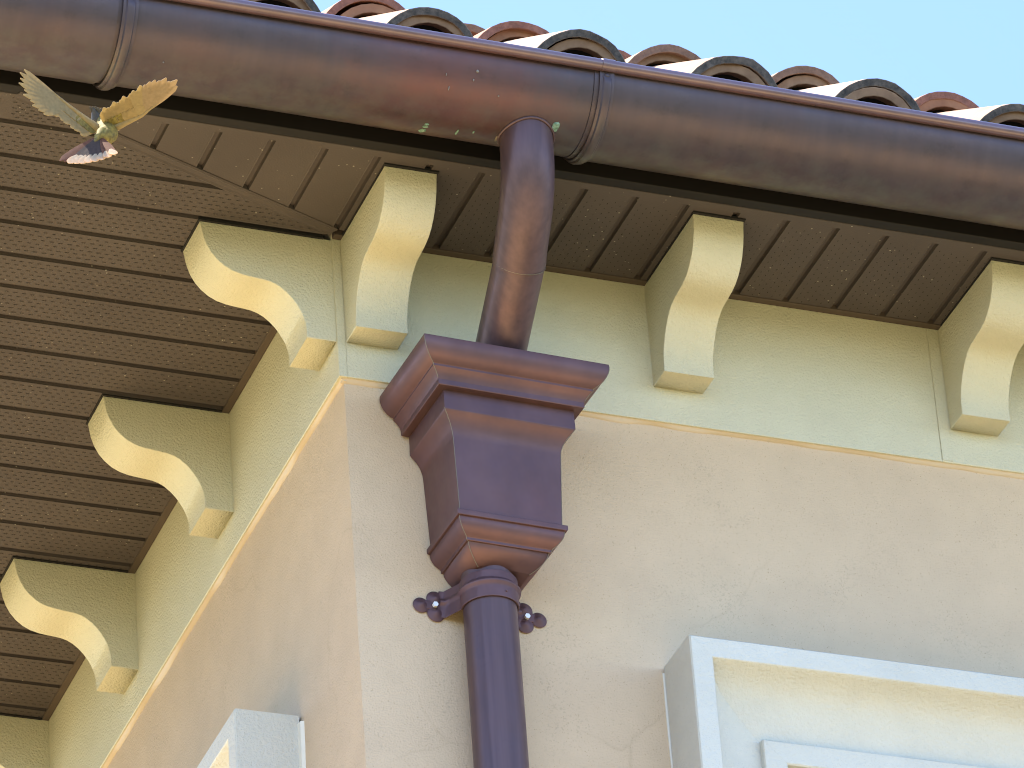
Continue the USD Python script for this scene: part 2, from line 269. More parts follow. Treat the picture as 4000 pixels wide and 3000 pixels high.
g3 = trimesh.creation.box((9.0, 16, 0.1)); g3.apply_translation((-4.6, 6.2, -Z0 - 0.042))  # out of view, added to bounce warm light onto the side wall
tag(obj('bounce_slab', g3, 'bounce_slab_pale'), 'added unseen slab bouncing warm light onto the side wall', 'bounce_slab', kind='structure')

# ------------------------------------------------------------------ walls
T = 0.011                                    # how far the wall lies behind the frieze
WX0, WX1, WZ1, WZ0 = 0.535, 1.75, -0.745, -2.30      # outer edges of the window surround on the front wall
LY0, LY1 = 0.300, 1.45                                # the same on the side wall
IN = 0.182                                   # from outer edge of a surround to the opening
body = m3.Manifold.cube([7 - T, 7 - T, Z0 + 0.25]).translate([T, T, -Z0])
room = m3.Manifold.cube([6.5 - T, 6.5 - T, Z0 + 0.1]).translate([T + .22, T + .22, -Z0 + .05])
holeF = m3.Manifold.cube([WX1 - WX0 - 2 * IN, .5, WZ1 - WZ0 - 2 * IN]).translate([WX0 + IN, T - .1, WZ0 + IN])
holeL = m3.Manifold.cube([.5, LY1 - LY0 - 2 * IN, WZ1 - WZ0 - 2 * IN]).translate([T - .1, LY0 + IN, WZ0 + IN])
shell = body - room - holeF - holeL
wall = thing('stucco_wall', 'pinkish beige stucco house wall turning the corner below the cream frieze', 'wall', (T, T, -Z0), kind='structure')
obj('stucco_face', shell, 'wall_stucco', wall)
# wavy bead of sealant where the wall meets the underside of the frieze
def bead(along, a, b, seed):
    n = int(abs(b - a) / 0.012); t = np.linspace(a, b, n)
    w = meshkit.fbm(np.stack([t * 9, 0 * t, 0 * t + seed], 1), 3, seed) ; w2 = meshkit.fbm(np.stack([t * 40, 0 * t, 0 * t + seed], 1), 2, seed + 3)
    drop = 0.002 + 0.0045 * np.clip((w - 0.42) * 3.5, 0, 1) + 0.0012 * w2
    rings = []
    for k in range(n):
        sec = [(0.0035, 0.0), (0.0065, -drop[k] * .55), (0.0095, -drop[k]), (0.013, -drop[k] - .0006), (0.016, 0.0)]
        rings.append([(t[k], y, -0.2716 + z) if along == 'x' else (y, t[k], -0.2716 + z) for y, z in sec])
    return fixed(loft(rings, True, True, True))
obj('sealant_bead', bead('x', 0.006, 3.2, 1), 'caulk', wall, smooth=40)
obj('sealant_bead', bead('y', 0.006, 3.2, 2), 'caulk', wall, smooth=40)

# ------------------------------------------------------------------ frieze band
FZ = -0.2716
fr = thing('frieze_band', 'smooth cream stucco frieze band between the soffit and the beige wall', 'frieze', (0, 0, FZ))
JX = 1.082
obj('frieze_panel', box(0.0138, JX, 0, .10, FZ, .06, .0005), 'cream_stucco', fr)
obj('frieze_panel', box(JX + .00002, 3.6, 0, .10, FZ, .06, .0012), 'cream_stucco', fr)
obj('frieze_panel', box(0, .10, 0.004, 3.6, FZ, .06, .0012), 'cream_stucco', fr)
obj('corner_bead', box(-0.0005, .0137, -.0008, .05, FZ - .0005, .06, .0006), 'cream_stucco', fr, label='narrow cream strip closing the corner of the frieze')
obj('cover_strip', box(JX + .0007, JX + .0200, -.0012, .0, FZ + .003, -.001, .0005), 'cream_stucco', fr)

# ------------------------------------------------------------------ brackets
PROF = np.array([(-0.2255, 0.0), (-0.2245, -0.0130), (-0.2215, -0.0300), (-0.2160, -0.0475), (-0.2080, -0.0630), (-0.1980, -0.0755), (-0.1855, -0.0862), (-0.1715, -0.0935),
                 (-0.1560, -0.0977), (-0.1400, -0.0998), (-0.1260, -0.1010), (-0.1140, -0.1025), (-0.1030, -0.1058), (-0.0925, -0.1115), (-0.0825, -0.1200), (-0.0735, -0.1300),
                 (-0.0660, -0.1410), (-0.0600, -0.1520), (-0.0555, -0.1630), (-0.0525, -0.1740), (-0.0510, -0.1860), (-0.0510, -0.2045)])
def bracket_mesh(w, scale=1.0, h=0.2045):
    """Profile (p, z) extruded over width w along +x, back at p = 0; softened edges."""
    P = PROF.copy(); P[:, 0] *= scale; P[:, 1] *= h / 0.2045; P[0, 1] = -0.001
    ring = np.vstack([P, [(0.02, -h), (0.02, -0.001)]])
    nrm = np.zeros_like(ring); d = np.roll(ring, -1, 0) - np.roll(ring, 1, 0); nrm[:, 0], nrm[:, 1] = -d[:, 1], d[:, 0]; nrm /= np.linalg.norm(nrm, axis=1, keepdims=True)
    c = ring.mean(0)
    if ((ring + nrm * .001 - c) ** 2).sum() > ((ring - c) ** 2).sum(): nrm = -nrm
    e = .0022
    inset = ring + nrm * e
    rings = [[(x, q[0], q[1]) for q in R_] for x, R_ in ((0, inset), (e * .3, ring + nrm * e * .3), (e, ring), (w - e, ring), (w - e * .3, ring + nrm * e * .3), (w, inset))]
    return fixed(cap_profile(rings))
def cap_profile(rings):
    import shapely
    m = loft(rings); n = len(rings[0]); p = np.array(rings[0])[:, 1:]
    tv, tf = trimesh.creation.triangulate_polygon(shapely.Polygon(p), engine='earcut')
    idx = [int(np.argmin(((p - q) ** 2).sum(1))) for q in tv]
    tf = np.array([[idx[i] for i in t] for t in tf]); k = (len(rings) - 1) * n
    return trimesh.Trimesh(m.vertices, np.vstack([m.faces, tf[:, ::-1], tf + k]), process=False)
RX = [0.0150, 0.5590, 1.1045]
RL = ['cream scroll bracket on the front frieze at the corner, left of the elbow pipe',
      'cream scroll bracket on the front frieze, first one right of the elbow pipe',
      'cream scroll bracket farthest right on the front frieze, cut off by the frame']
for x, lab in zip(RX, RL):
    m = bracket_mesh(.0905); m.apply_translation((x, 0, 0))
    b = obj('eave_bracket', m, 'cream_stucco', None, smooth=35)
    tag(b, lab, 'bracket', 'scroll brackets under the eaves')
LY = [0.0035, 0.5583, 1.1192, 1.6801]
LL = ['cream scroll bracket on the side frieze, nearest to the house corner',
      'cream scroll bracket on the side frieze, second one back from the house corner',
      'cream scroll bracket on the side frieze, third from the corner, touching the left picture edge',
      'cream scroll bracket farthest along the side frieze, mostly cut off at lower left']
for y, lab in zip(LY, LL):
    m = bracket_mesh(.0935, 1.015, .2030); m = swapxy(m); m.apply_translation((0, y, 0))
    b = obj('eave_bracket', m, 'cream_stucco', None, smooth=35)
    tag(b, lab, 'bracket', 'scroll brackets under the eaves')

# ------------------------------------------------------------------ soffit
EF, EL = -0.2620, -0.655              # outer edges of the soffit, front and side
HYP = lambda x: -0.018 + 0.392 * x    # line of the mitre channel on the soffit (y as a function of x)
HW = 0.0105
sf = thing('soffit', 'brown perforated metal soffit panels under the eaves, meeting in a diagonal mitre', 'soffit', (0, 0, 0))
GW, GD = 0.0125, 0.0075
def groove_poly(a, b):                # cross-section: face from a to b, then a sunk groove after it
    g0 = b - GW
    return [(a, 0.0), (g0 - .0015, 0.0), (g0, -.0008), (g0 + .0022, GD), (b - .0012, GD), (b - .0004, 0.0012), (b - .0004, GD + .004), (a, GD + .004)]
slits = {}
def slit_set(a, b, s0, s1, axis, seed, clip, dens=1.0):
    """Lanced slots in a panel: a flat slot painted as shade and a tiny scoop of metal beside it."""
    r = np.random.default_rng(seed); V, F, V2, F2 = [], [], [], []
    rows = 6; wd = (b - GW - a); k0 = int(np.ceil(s0 / .0150))
    for j in range(rows):
        c = a + wd * (0.13 + 0.74 * j / (rows - 1))
        for k in range(k0, int(s1 / .0150) + 1):
            s = k * .0150 + (.0075 if j % 2 else 0) + j * .0012
            if not clip(c, s): continue
            c2 = c + r.normal(0, .0003); s2 = s + r.normal(0, .0004); L = (.0026 if axis == 'x' else .0022) + r.normal(0, .0003); W = (.00090 if axis == 'x' else .0006) + abs(r.normal(0, .00015))
            q = [(s2 - L, c2), (s2 - L * .3, c2 - W), (s2 + L * .45, c2 - W), (s2 + L, c2), (s2 + L * .3, c2 + W), (s2 - L * .3, c2 + W)]
            n = len(V); V += [(u, v, -.0004) for u, v in q]; F += [(n, n + 2, n + 1), (n, n + 3, n + 2), (n, n + 4, n + 3), (n, n + 5, n + 4)]
            n = len(V2); e = [(s2 + L * .6, c2 - W * 1.1, -.0003), (s2 + L * 2.1, c2 - W * .9, -.0003), (s2 + L * 2.1, c2 + W * 1.0, -.0003), (s2 + L * .6, c2 + W * 1.2, -.0003), (s2 + L * 1.1, c2, -.0017)]
            V2 += e; F2 += [(n, n + 4, n + 1), (n + 1, n + 4, n + 2), (n + 2, n + 4, n + 3), (n + 3, n + 4, n)]
    if not V: return None
    def mk(V, F):
        V = np.array(V); m = trimesh.Trimesh(V if axis == 'x' else V[:, [1, 0, 2]], np.array(F), process=False)
        return m
    return mk(V, F), mk(V2, F2)
# front: panels run in y, laid along x
x = -0.003 - 0.0905 * 6
k = 0
front_br = [(bx - .006, bx + .0965) for bx in RX]
while x < 2.6:
    a, b = x - .0905 + .0065, x + .0065
    lo, hi = EF + .016, -0.0155
    top = (lambda X: min(hi, HYP(X) - HW - .0005 - 0)) 
    if top(a) > lo + .004:
        poly = [(p[0], p[1]) for p in groove_poly(a, b)]
        m = extrude_x(poly, lo, hi, None, lambda yy, zz: top(yy))     # built along x, then swapped
        m = swapxy(m)
        p = obj('soffit_panel', m, 'soffit_brown', sf)
        if x > -0.8:
            s = slit_set(a, b, lo + .008, hi - .006, 'y', 100 + k, lambda c, s: s < top(c) - .004)
            if s and x > .02:
                obj('perforation_shade', s[0], 'hole_shade', p, kind='stuff'); 
    x += 0.0905; k += 1
# side: panels run in x, laid along y
y = -0.185
k = 0
while y < 2.9:
    a, b = y - .0915 + .0055, y + .0055
    lo, hi = EL + .016, -0.0145
    # the mitre line in the other direction: x as a function of y, panel lies where y > HYP(x) + HW
    end = (lambda Y: min(hi, (Y - HW - .0005 + 0.018) / 0.392))
    if a > EF - .02 and end(b) > lo + .01:
        aa = max(a, EF + .016)
        poly = groove_poly(aa, b)
        m = extrude_x(poly, lo, hi, None, lambda yy, zz: end(yy))
        p = obj('soffit_panel', m, 'soffit_brown', sf)
        s = slit_set(aa, b, lo + .01, hi - .008, 'x', 300 + k, lambda c, s: s < end(c) - .006)
        if s and y < 2.0:
            obj('perforation_shade', s[0], 'hole_shade', p, kind='stuff'); obj('louvre_lip', s[1], 'soffit_brown', p, kind='stuff')
    y += 0.0915; k += 1
# channels round the edges
obj('edge_channel', box(-.67, 3.6, EF, EF + .0165, -.0016, .012, .0008), 'soffit_brown', sf)
obj('edge_channel', box(EL, EL + .0165, EF + .017, 3.6, -.0016, .012, .0008), 'soffit_brown', sf)
obj('wall_channel', box(.0, 3.6, -.0155, -.0005, -.0025, .012, .0008), 'soffit_trim', sf)
obj('wall_channel', box(-.0145, -.0005, .098, 3.6, -.0025, .012, .0008), 'soffit_trim', sf)
def channel(p0, p1, w, z0, z1):
    p0, p1 = np.array(p0), np.array(p1); d = (p1 - p0) / np.linalg.norm(p1 - p0); n = np.array([-d[1], d[0]])
    sec = [(-w, z1), (-w, z0), (-w * .72, z0 - .0016), (-w * .35, z0), (w * .35, z0), (w * .72, z0 - .0016), (w, z0), (w, z1)]
    return fixed(loft([[(*(q + n * s), z) for s, z in sec] for q in (p0, p1)], True, True, True))
obj('mitre_channel', channel((-.618, HYP(-.618)), (-.004, HYP(-.004)), HW + .001, -.0014, .012), 'soffit_brown', sf, label='flat diagonal strip where the two soffits meet')
def ring(x0, x1, y0, y1, w, front):
    """Shade of the gap round a bracket top, painted as a black slab."""
    return None
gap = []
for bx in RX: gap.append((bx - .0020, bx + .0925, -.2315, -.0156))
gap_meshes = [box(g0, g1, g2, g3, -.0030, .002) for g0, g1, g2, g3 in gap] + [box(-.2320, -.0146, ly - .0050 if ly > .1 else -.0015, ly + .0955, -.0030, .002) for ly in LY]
for gm in gap_meshes: obj('joint_shade', gm, 'cavity_shade', sf)  # solid black boxes; the shade of the gap is their colour

# ------------------------------------------------------------------ fascia
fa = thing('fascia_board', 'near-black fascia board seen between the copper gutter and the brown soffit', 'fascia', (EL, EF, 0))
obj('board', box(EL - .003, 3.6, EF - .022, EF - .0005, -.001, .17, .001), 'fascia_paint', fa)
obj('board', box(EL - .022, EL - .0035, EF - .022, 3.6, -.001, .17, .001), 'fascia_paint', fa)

# ------------------------------------------------------------------ gutter
GR, GYC, GZC = 0.0970, -0.3835, 0.0750
def gutter_section(r):
    """(distance outwards from the fascia line, z) closed outline of a half-round gutter with its rolled rim."""
    th = .0022; out = []
    A = np.linspace(math.radians(188), math.radians(360), 44)      # 180 = front lip, 270 = bottom, 360 = back
    A[0] = math.radians(180)
    o = [(r * math.cos(t), r * math.sin(t)) for t in A]
    i = [((r - th) * math.cos(t), (r - th) * math.sin(t)) for t in A[::-1]]
    o.append((r, .03)); i.insert(0, (r - th, .03))
    return o + i
def gutter_piece(x0, x1, r):
    return extrude_x([(GYC + p, GZC + z) for p, z in gutter_section(r)], x0, x1)
gl = -0.655 - (EF - GYC)   # centre line of the side gutter
gt = thing('rain_gutter', 'half-round brown copper gutter with rolled rim along the front eave', 'gutter', (-.8, GYC, GZC - GR))
JL = -0.512
m_left = extrude_x([(GYC + p, GZC + z) for p, z in gutter_section(GR + .0022)], 0, JL, lambda yy, zz: EL + (yy - EF), None)
trough0 = obj('trough', m_left, 'gutter_copper', gt, smooth=30)
obj('trough', gutter_piece(JL - .02, 0.290, GR), 'gutter_copper', gt, smooth=30)
obj('trough', gutter_piece(.2905, 3.6, GR + .0016), 'gutter_copper', gt, smooth=30)
side = swapxy(extrude_x([(gl + p, GZC + z) for p, z in gutter_section(GR)], 0, 3.6, lambda xx, zz: EF + (xx - EL), None))
obj('trough', side, 'gutter_copper', gt, smooth=30)
RB = .0102
obj('rolled_rim', tube([(-.86, GYC - GR - .0072, GZC - .0040), (1.0, GYC - GR - .0072, GZC - .0040), (3.6, GYC - GR - .0072, GZC - .0040)], RB, 24), 'rim_copper', gt, smooth=True)
for sx in (-0.493, 0.311, 1.115 + .30):
    pts = []
    A = np.radians(np.linspace(183, 352, 40))
    sec = [(-.0125, .0002), (-.0125, .0034), (-.0080, .0042), (-.0060, .0072), (.0, .0084), (.0060, .0072), (.0080, .0042), (.0125, .0034), (.0125, .0002)]
    rings = []
    for a in A:
        rr = GR + .0018
        if a < math.radians(196): dep = .35
        else: dep = 1.0
        rings.append([(sx + u, GYC + (rr + min(w, .0036 if dep < 1 else 1)) * math.cos(a), GZC + (rr + min(w, .0036 if dep < 1 else 1)) * math.sin(a)) for u, w in sec])
    st = obj('strap', fixed(loft(rings, True, True, True)), 'gutter_copper', gt, smooth=35)
    wr = []
    cy, cz = GYC - GR - .0072, GZC - .0040
    for a in np.radians(np.linspace(20, 265, 26)):
        wr.append([(sx + u, cy + (RB + w) * math.cos(a), cz + (RB + w) * math.sin(a)) for u, w in ((-.0112, 0), (-.0112, .0012), (.0112, .0012), (.0112, 0))])
    # the tab turned down over the strap
    tabA = math.radians(183)
    obj('rim_clip', fixed(loft(wr, True, True, True)), 'rim_copper', st, smooth=35)
    tab = []
    for a in np.radians(np.linspace(184, 200, 8)):
        rr = GR + .0042
        ww = .0095 if a < math.radians(196) else .0095 - .004 * (a - math.radians(196)) / math.radians(4)
        tab.append([(sx + u, GYC + (rr + w) * math.cos(a), GZC + (rr + w) * math.sin(a)) for u, w in ((-ww, 0), (-ww, .0011), (ww, .0011), (ww, 0))])
    obj('clip_tab', fixed(loft(tab, True, True, True)), 'gutter_copper', st, smooth=35)
    rv = trimesh.creation.icosphere(2, .0042); rv.apply_scale((1, .5, 1)); rv.apply_translation((sx, GYC - (GR + .0052) * math.cos(math.radians(11)), GZC - (GR + .0052) * math.sin(math.radians(11))))
    obj('rivet', rv, 'gutter_copper', st, smooth=True)
# a line of green corrosion beside the outlet and a few green runs near the bottom seam
def blob(px, ang, sx, sz, seed, rr=GR):
    s = trimesh.creation.icosphere(3, 1.0); v = s.vertices
    nz = meshkit.fbm(v * 2.2 + seed * 7.1, 4, seed)[:, None]
    v = v * (0.55 + 0.95 * nz) * [sx, .0016, sz]
    a = math.radians(ang); n = np.array([0, math.cos(a), math.sin(a)]); t = np.array([0, -math.sin(a), math.cos(a)])
    P = np.array([px, GYC, GZC]) + n * (rr + .0004)
    s.vertices = P + v[:, [0]] * [1, 0, 0] + v[:, [1]] * n + v[:, [2]] * t
    return s
obj('verdigris_spot', blob(.2400, 249, .0060, .0095, 3), 'verdigris', gt, smooth=True)
for bx, an, w, h in ((.0325, 285, .0050, .0070), (.0325, 276, .0042, .0030), (.0322, 271.5, .0034, .0020), (.0870, 277, .0016, .0078), (.1128, 272.5, .0012, .0034), (.1560, 276, .0030, .0100)):
    obj('verdigris_spot', blob(bx, an, w, h, int(bx * 1000)), 'verdigris' if bx < .15 else 'solder', gt, smooth=True)
for bx, an, w, h in ((.0904, 206.7, .0022, .0022), (.0855, 215.7, .0010, .0020), (.0468, 227, .0008, .0036), (.1318, 226.9, .0011, .0015), (.0387, 214.5, .0007, .0024), (-.424, 246.4, .0012, .0012)):
    obj('bird_dropping', blob(bx, an, w, h, int(abs(bx) * 1000)), 'pale_spot', gt, smooth=True)

# ------------------------------------------------------------------ roof
PITCH = math.radians(34.0)
SA = np.array([0, math.cos(PITCH), math.sin(PITCH)]); SB = np.array([0, -math.sin(PITCH), math.cos(PITCH)])
rf = thing('tile_roof', 'barrel clay tile roof of weathered terracotta above the copper gutter', 'roof', (EL, -.34, .12))
def arch(R0, R1, thick, L, half=math.radians(88), n=18, up=True, seed=0):
    """A tapered barrel tile: u across, b up, a along; with a cut face whose uv marks the edge."""
    A = np.linspace(-half, half, n)
    V, F, UV = [], [], []
    def sheet(r0, r1, a0, a1, flip, mark=0.0):
        b0 = len(V)
        for t in A:
            for (r, aa) in ((r0, a0), (r1, a1)):
                V.append((r * math.sin(t), r * math.cos(t) if up else -r * math.cos(t), aa)); UV.append((mark, 0))
        for k in range(n - 1):
            q = (b0 + 2 * k, b0 + 2 * k + 1, b0 + 2 * k + 3, b0 + 2 * k + 2)
            tri = [(q[0], q[1], q[2]), (q[0], q[2], q[3])]
            F.extend([t_[::-1] for t_ in tri] if flip else tri)
    sheet(R0, R1, 0, L, False); sheet(R0 - thick, R1 - thick, 0, L, True)
    # rounded cut face
    sheet(R0 - .0012, R0 - thick + .0012, -.0006, -.0006, False, 1.0); sheet(R0, R0 - .0012, 0, -.0006, False, 0.8); sheet(R0 - thick + .0012, R0 - thick, -.0006, 0, False, 0.8); sheet(R1, R1 - thick, L, L, True, 0.0)
    for sgn in (0, n - 1):
        b0 = len(V); t = A[sgn]
        for r, aa in ((R0, 0), (R1, L), (R1 - thick, L), (R0 - thick, 0)):
            V.append((r * math.sin(t), r * math.cos(t) if up else -r * math.cos(t), aa)); UV.append((0, 0))
        F.extend([(b0, b0 + 1, b0 + 2), (b0, b0 + 2, b0 + 3)])
    V = np.array(V)
    if seed:
        w = meshkit.fbm(V * 28 + seed * 3.3, 3, seed)[:, None] - .5
        V = V + w * .0055 * np.array([1, 1, .9])
    return V, np.array(F), np.array(UV, float)
LAP = math.radians(27.5)
SA2 = np.array([0, math.cos(LAP), math.sin(LAP)]); SB2 = np.array([0, -math.sin(LAP), math.cos(LAP)])
def to_front(V, x, P0, lap=False):
    return np.array([x, 0, 0]) + P0 + V[:, [0]] * [1, 0, 0] + V[:, [1]] * (SB2 if lap else SB) + V[:, [2]] * (SA2 if lap else SA)
SLa = np.array([math.cos(PITCH), 0, math.sin(PITCH)]); SLb = np.array([-math.sin(PITCH), 0, math.cos(PITCH)])
def to_side(V, y, P0):
    return np.array([0, y, 0]) + P0 + V[:, [0]] * [0, -1, 0] + V[:, [1]] * SLb + V[:, [2]] * SLa
PF = np.array([0, -.3423, .1285]); PL = np.array([EL - .08, 0, .1240])
EXPO, TL = 0.310, 0.470
first = ['tile_sooty', 'tile_sooty_pale', 'tile_sooty', 'tile_sooty_pale']
second = ['tile_red', 'tile_brown', 'tile_red', 'tile_red', 'tile_brown']
count = 0
for c in range(-6, 10):
    xc = .5855 + .263 * c + rnd.uniform(-.003, .003)
    for j in range(5):
        yend = -.342 + math.cos(PITCH) * (j * EXPO + TL)
        if yend > -.342 + (xc - (EL - .08)) + .02: break
        V, F, UV = arch(.0960 + rnd.uniform(-.001, .001), .0790, .0130, TL, seed=1 + (c * 7 + j * 3) % 40)
        rz = rnd.uniform(-.012, .012); V = V + np.stack([V[:, 2] * rz, V[:, 2] * rnd.uniform(-.010, .006) + rnd.uniform(-.003, .003), V[:, 0] * rz * -2], 1)
        W = to_front(V, xc + rnd.uniform(-.006, .006), PF + SA * (j * EXPO + rnd.uniform(-.006, .006)) + SB * (0.026 * (j > 0)), j > 0)
        mname = first[(c + 6) % 4] if j == 0 else second[(c * 3 + j) % 5]
        t = obj('cover_tile', (W, F), mname, rf, uv=UV, smooth=False)
        if j <= 1:       # mortar plug set back in the open end, with a black disc painting the shade inside the tile
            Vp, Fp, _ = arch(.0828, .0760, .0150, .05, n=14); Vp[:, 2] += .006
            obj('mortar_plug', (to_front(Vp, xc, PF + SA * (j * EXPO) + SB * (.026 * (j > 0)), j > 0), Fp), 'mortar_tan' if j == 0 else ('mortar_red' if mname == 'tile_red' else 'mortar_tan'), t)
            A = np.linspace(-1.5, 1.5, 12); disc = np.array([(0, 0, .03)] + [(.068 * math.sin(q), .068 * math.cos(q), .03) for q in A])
            obj('hollow_shade', (to_front(disc, xc, PF + SA * (j * EXPO) + SB * (.026 * (j > 0)), j > 0), [(0, q + 1, q) for q in range(1, 12)]), 'cavity_shade', t)
    for j in range(4):
        yend = -.342 + math.cos(PITCH) * (j * EXPO + TL)
        xp = xc + .1315
        if yend > -.342 + (xp - (EL - .08)) + .02: break
        V, F, UV = arch(.082, .090, .013, TL, half=math.radians(80), n=12, up=False)
        V[:, 1] += .062
        obj('pan_tile', (to_front(V, xp, PF + SA * (j * EXPO - .012)), F), 'tile_brown', rf, uv=UV)
for c in range(0, 10):
    yc = -.05 + .263 * c
    for j in range(3):
        if -.34 + (math.cos(PITCH) * (j * EXPO + TL)) > yc + .35: break
        V, F, UV = arch(.0960, .0790, .0130, TL, n=12, seed=1 + (c * 5 + j) % 40)
        obj('cover_tile', (to_side(V, yc, PL + SLa * (j * EXPO)), F), 'tile_sooty' if j == 0 else second[(c + j) % 5], rf, uv=UV)
# deck: two sloping planes meeting at the hip, closed underneath
h = 3.2; ex, ey = EL - .06, -.325
rise = math.tan(PITCH)
dz = .085
deckv = np.array([(ex, ey, dz), (3.6, ey, dz), (3.6, ey + h, dz + h * rise), (ex + h, ey + h, dz + h * rise), (ex, 3.6, dz), (ex + h, 3.6, dz + h * rise),
                  (7, ey + h, dz + h * rise), (7, 7, dz + h * rise), (ex + h, 7, dz + h * rise), (7, ey, dz), (ex, 7, dz)])
deckf = [(0, 1, 2), (0, 2, 3), (0, 3, 5), (0, 5, 4), (3, 6, 7), (3, 7, 8), (1, 9, 6), (1, 6, 2), (4, 5, 8), (4, 8, 10)]
obj('roof_deck', (deckv, np.array(deckf)), 'tile_brown', rf, uv=np.zeros((len(deckv), 2)))
hip = []
for k in range(7):
    V, F, UV = arch(.10, .085, .013, .42, n=12)
    d = np.array([1, 1, rise]) / math.sqrt(2 + rise ** 2); nn = np.array([-1, -1, 2 / rise]); nn /= np.linalg.norm(nn); sd = np.cross(d, nn)
    P = np.array([ex + .02, ey + .02, dz - .045]) + d * (k * .37)
    obj('hip_tile', (P + V[:, [0]] * sd + V[:, [1]] * nn + V[:, [2]] * d, F), 'tile_red', rf, uv=UV)

# ------------------------------------------------------------------ window surrounds
SEC = [(0.0, T - .004), (0.0, -.1015), (.0025, -.104), (.0365, -.104), (.0385, -.1020), (.0410, -.0960), (.0455, -.0845), (.0510, -.0735), (.0580, -.0625), (.0670, -.0535), (.0790, -.0465),
       (.0940, -.0405), (.1100, -.0350), (.1260, -.0305), (.1405, -.0275), (.1407, -.0385), (.1425, -.0405), (.1790, -.0405), (.1815, -.038), (.1815, .10)]
def surround(a0, a1, z0, z1):
    rings = []
    for s, yv in SEC:
        rings.append([(a0 + s, yv, z1 - s), (a1 - s, yv, z1 - s), (a1 - s, yv, z0 + s), (a0 + s, yv, z0 + s)])
    return fixed(loft(rings, True))
def four(a0, a1, z0, z1):
    """The same surround as four mitred lengths: (name, mesh)."""
    cs = lambda s: [(a0 + s, z1 - s), (a1 - s, z1 - s), (a1 - s, z0 + s), (a0 + s, z0 + s)]
    out = []
    for i, nm in ((0, 'casing'), (1, 'casing'), (2, 'casing'), (3, 'casing')):
        e = .00008
        rr = []
        for end in (0, 1):
            row = []
            for s, yv in SEC:
                p, q = np.array(cs(s)[i]), np.array(cs(s)[(i + 1) % 4]); d = (q - p) / np.linalg.norm(q - p)
                w = p + d * e if end == 0 else q - d * e
                row.append((w[0], yv, w[1]))
            rr.append(row)
        m = loft(rr, False); m = trimesh.Trimesh(m.vertices, m.faces, process=False)
        out.append((nm, m))
    return out
def window(a0, a1, name, label, side):
    f = (lambda m: swapxy(m)) if side else (lambda m: m)
    loc = (T, (a0 + a1) / 2, WZ0) if side else ((a0 + a1) / 2, T, WZ0)
    t = thing(name, label, 'window', loc)
    for nm, m in four(a0, a1, WZ0, WZ1):
        m = f(m)
        v = m.vertices; c = np.array([(a0 + a1) / 2, .3, (WZ0 + WZ1) / 2])
        obj(nm, m, 'white_stucco', t, smooth=28)
    i = IN + .001
    x0, x1, z0, z1 = a0 + i, a1 - i, WZ0 + i, WZ1 - i
    bars = [box(x0, x0 + .05, .09, .14, z0, z1), box(x1 - .05, x1, .09, .14, z0, z1), box(x0 + .0505, x1 - .0505, .09, .14, z1 - .05, z1), box(x0 + .0505, x1 - .0505, .09, .14, z0, z0 + .05)]
    for b in bars: obj('sash', f(b), 'white_stucco', t)
    obj('pane', f(box(x0 + .0505, x1 - .0505, .110, .116, z0 + .0505, z1 - .0505)), 'window_glass', t)
    return t
wF = window(WX0, WX1, 'window', 'white window with deep cove moulded surround on the front wall, at lower right', False)
wL = window(LY0, LY1, 'window', 'white window with deep block surround on the side wall, at the bottom left of centre', True)
# sealant along the outer edges of the surrounds
def strip(p0, p1, w, d, seed, side):
    n = 60; t = np.linspace(0, 1, n)[:, None]; P = np.array(p0) * (1 - t) + np.array(p1) * t
    q = .6 + .8 * meshkit.fbm(np.stack([t[:, 0] * 14, 0 * t[:, 0], 0 * t[:, 0] + seed], 1), 3, seed)
    rings = []
    for k in range(n):
        a, b, z = P[k]
        rings.append([(a + u * q[k], b + v, z) if not side else (b + v, a + u * q[k], z) for u, v in ((.001, .004), (-w, .002), (-w * .8, -d), (.001, -d * 1.3))])
    return fixed(loft(rings, True, True, True))
obj('sealant_strip', strip((WX0, T, WZ1 - .01), (WX0, T, WZ0), .0025, .002, 3, False), 'white_caulk', wF, smooth=30)
obj('sealant_strip', strip((LY0, T, WZ1 - .016), (LY0, T, WZ0), .0135, .006, 5, True), 'white_caulk', wL, smooth=30)

# ------------------------------------------------------------------ conductor head, pipes, clamp
HX, HYB, YAW = 0.2355, T + .001, math.radians(2.3)
def yawed(m):
    m = m.copy(); m.apply_transform(trimesh.transformations.rotation_matrix(YAW, (0, 0, 1), (HX, -.08, 0)))
    m.vertices[:, 1] = np.minimum(m.vertices[:, 1], HYB); return m
def head_ring(z, hw, extra=0.0):
    yf = -.187 + (.162 - hw) * 0.99
    return [(HX - hw, HYB, z), (HX - hw, yf, z), (HX + hw, yf, z), (HX + hw, HYB, z)]
def head_loft(levels, cap0=False, cap1=False):
    return yawed(fixed(loft([head_ring(z, hw) for z, hw in levels], True, cap0, cap1)))
lh = thing('conductor_head', 'dark brown copper rainwater head with moulded rim and tapered box, on the front wall', 'rainwater head', (HX, HYB, -.65))
crown = [(-.32, .120), (-.2995, .1205), (-.2985, .1600), (-.2980, .1612), (-.2985, .1622), (-.3030, .1626), (-.3090, .1622), (-.3150, .1608), (-.3205, .1585), (-.3260, .1550), (-.3305, .1510), (-.3340, .1462), (-.3362, .1422),
         (-.3372, .1405), (-.3376, .1402), (-.3410, .1402), (-.3416, .1396), (-.3440, .1372), (-.3475, .1338), (-.3520, .1308), (-.3560, .1290), (-.3575, .1284), (-.3578, .1282), (-.3668, .1282), (-.3680, .1274), (-.3684, .1262), (-.3684, .1146)]
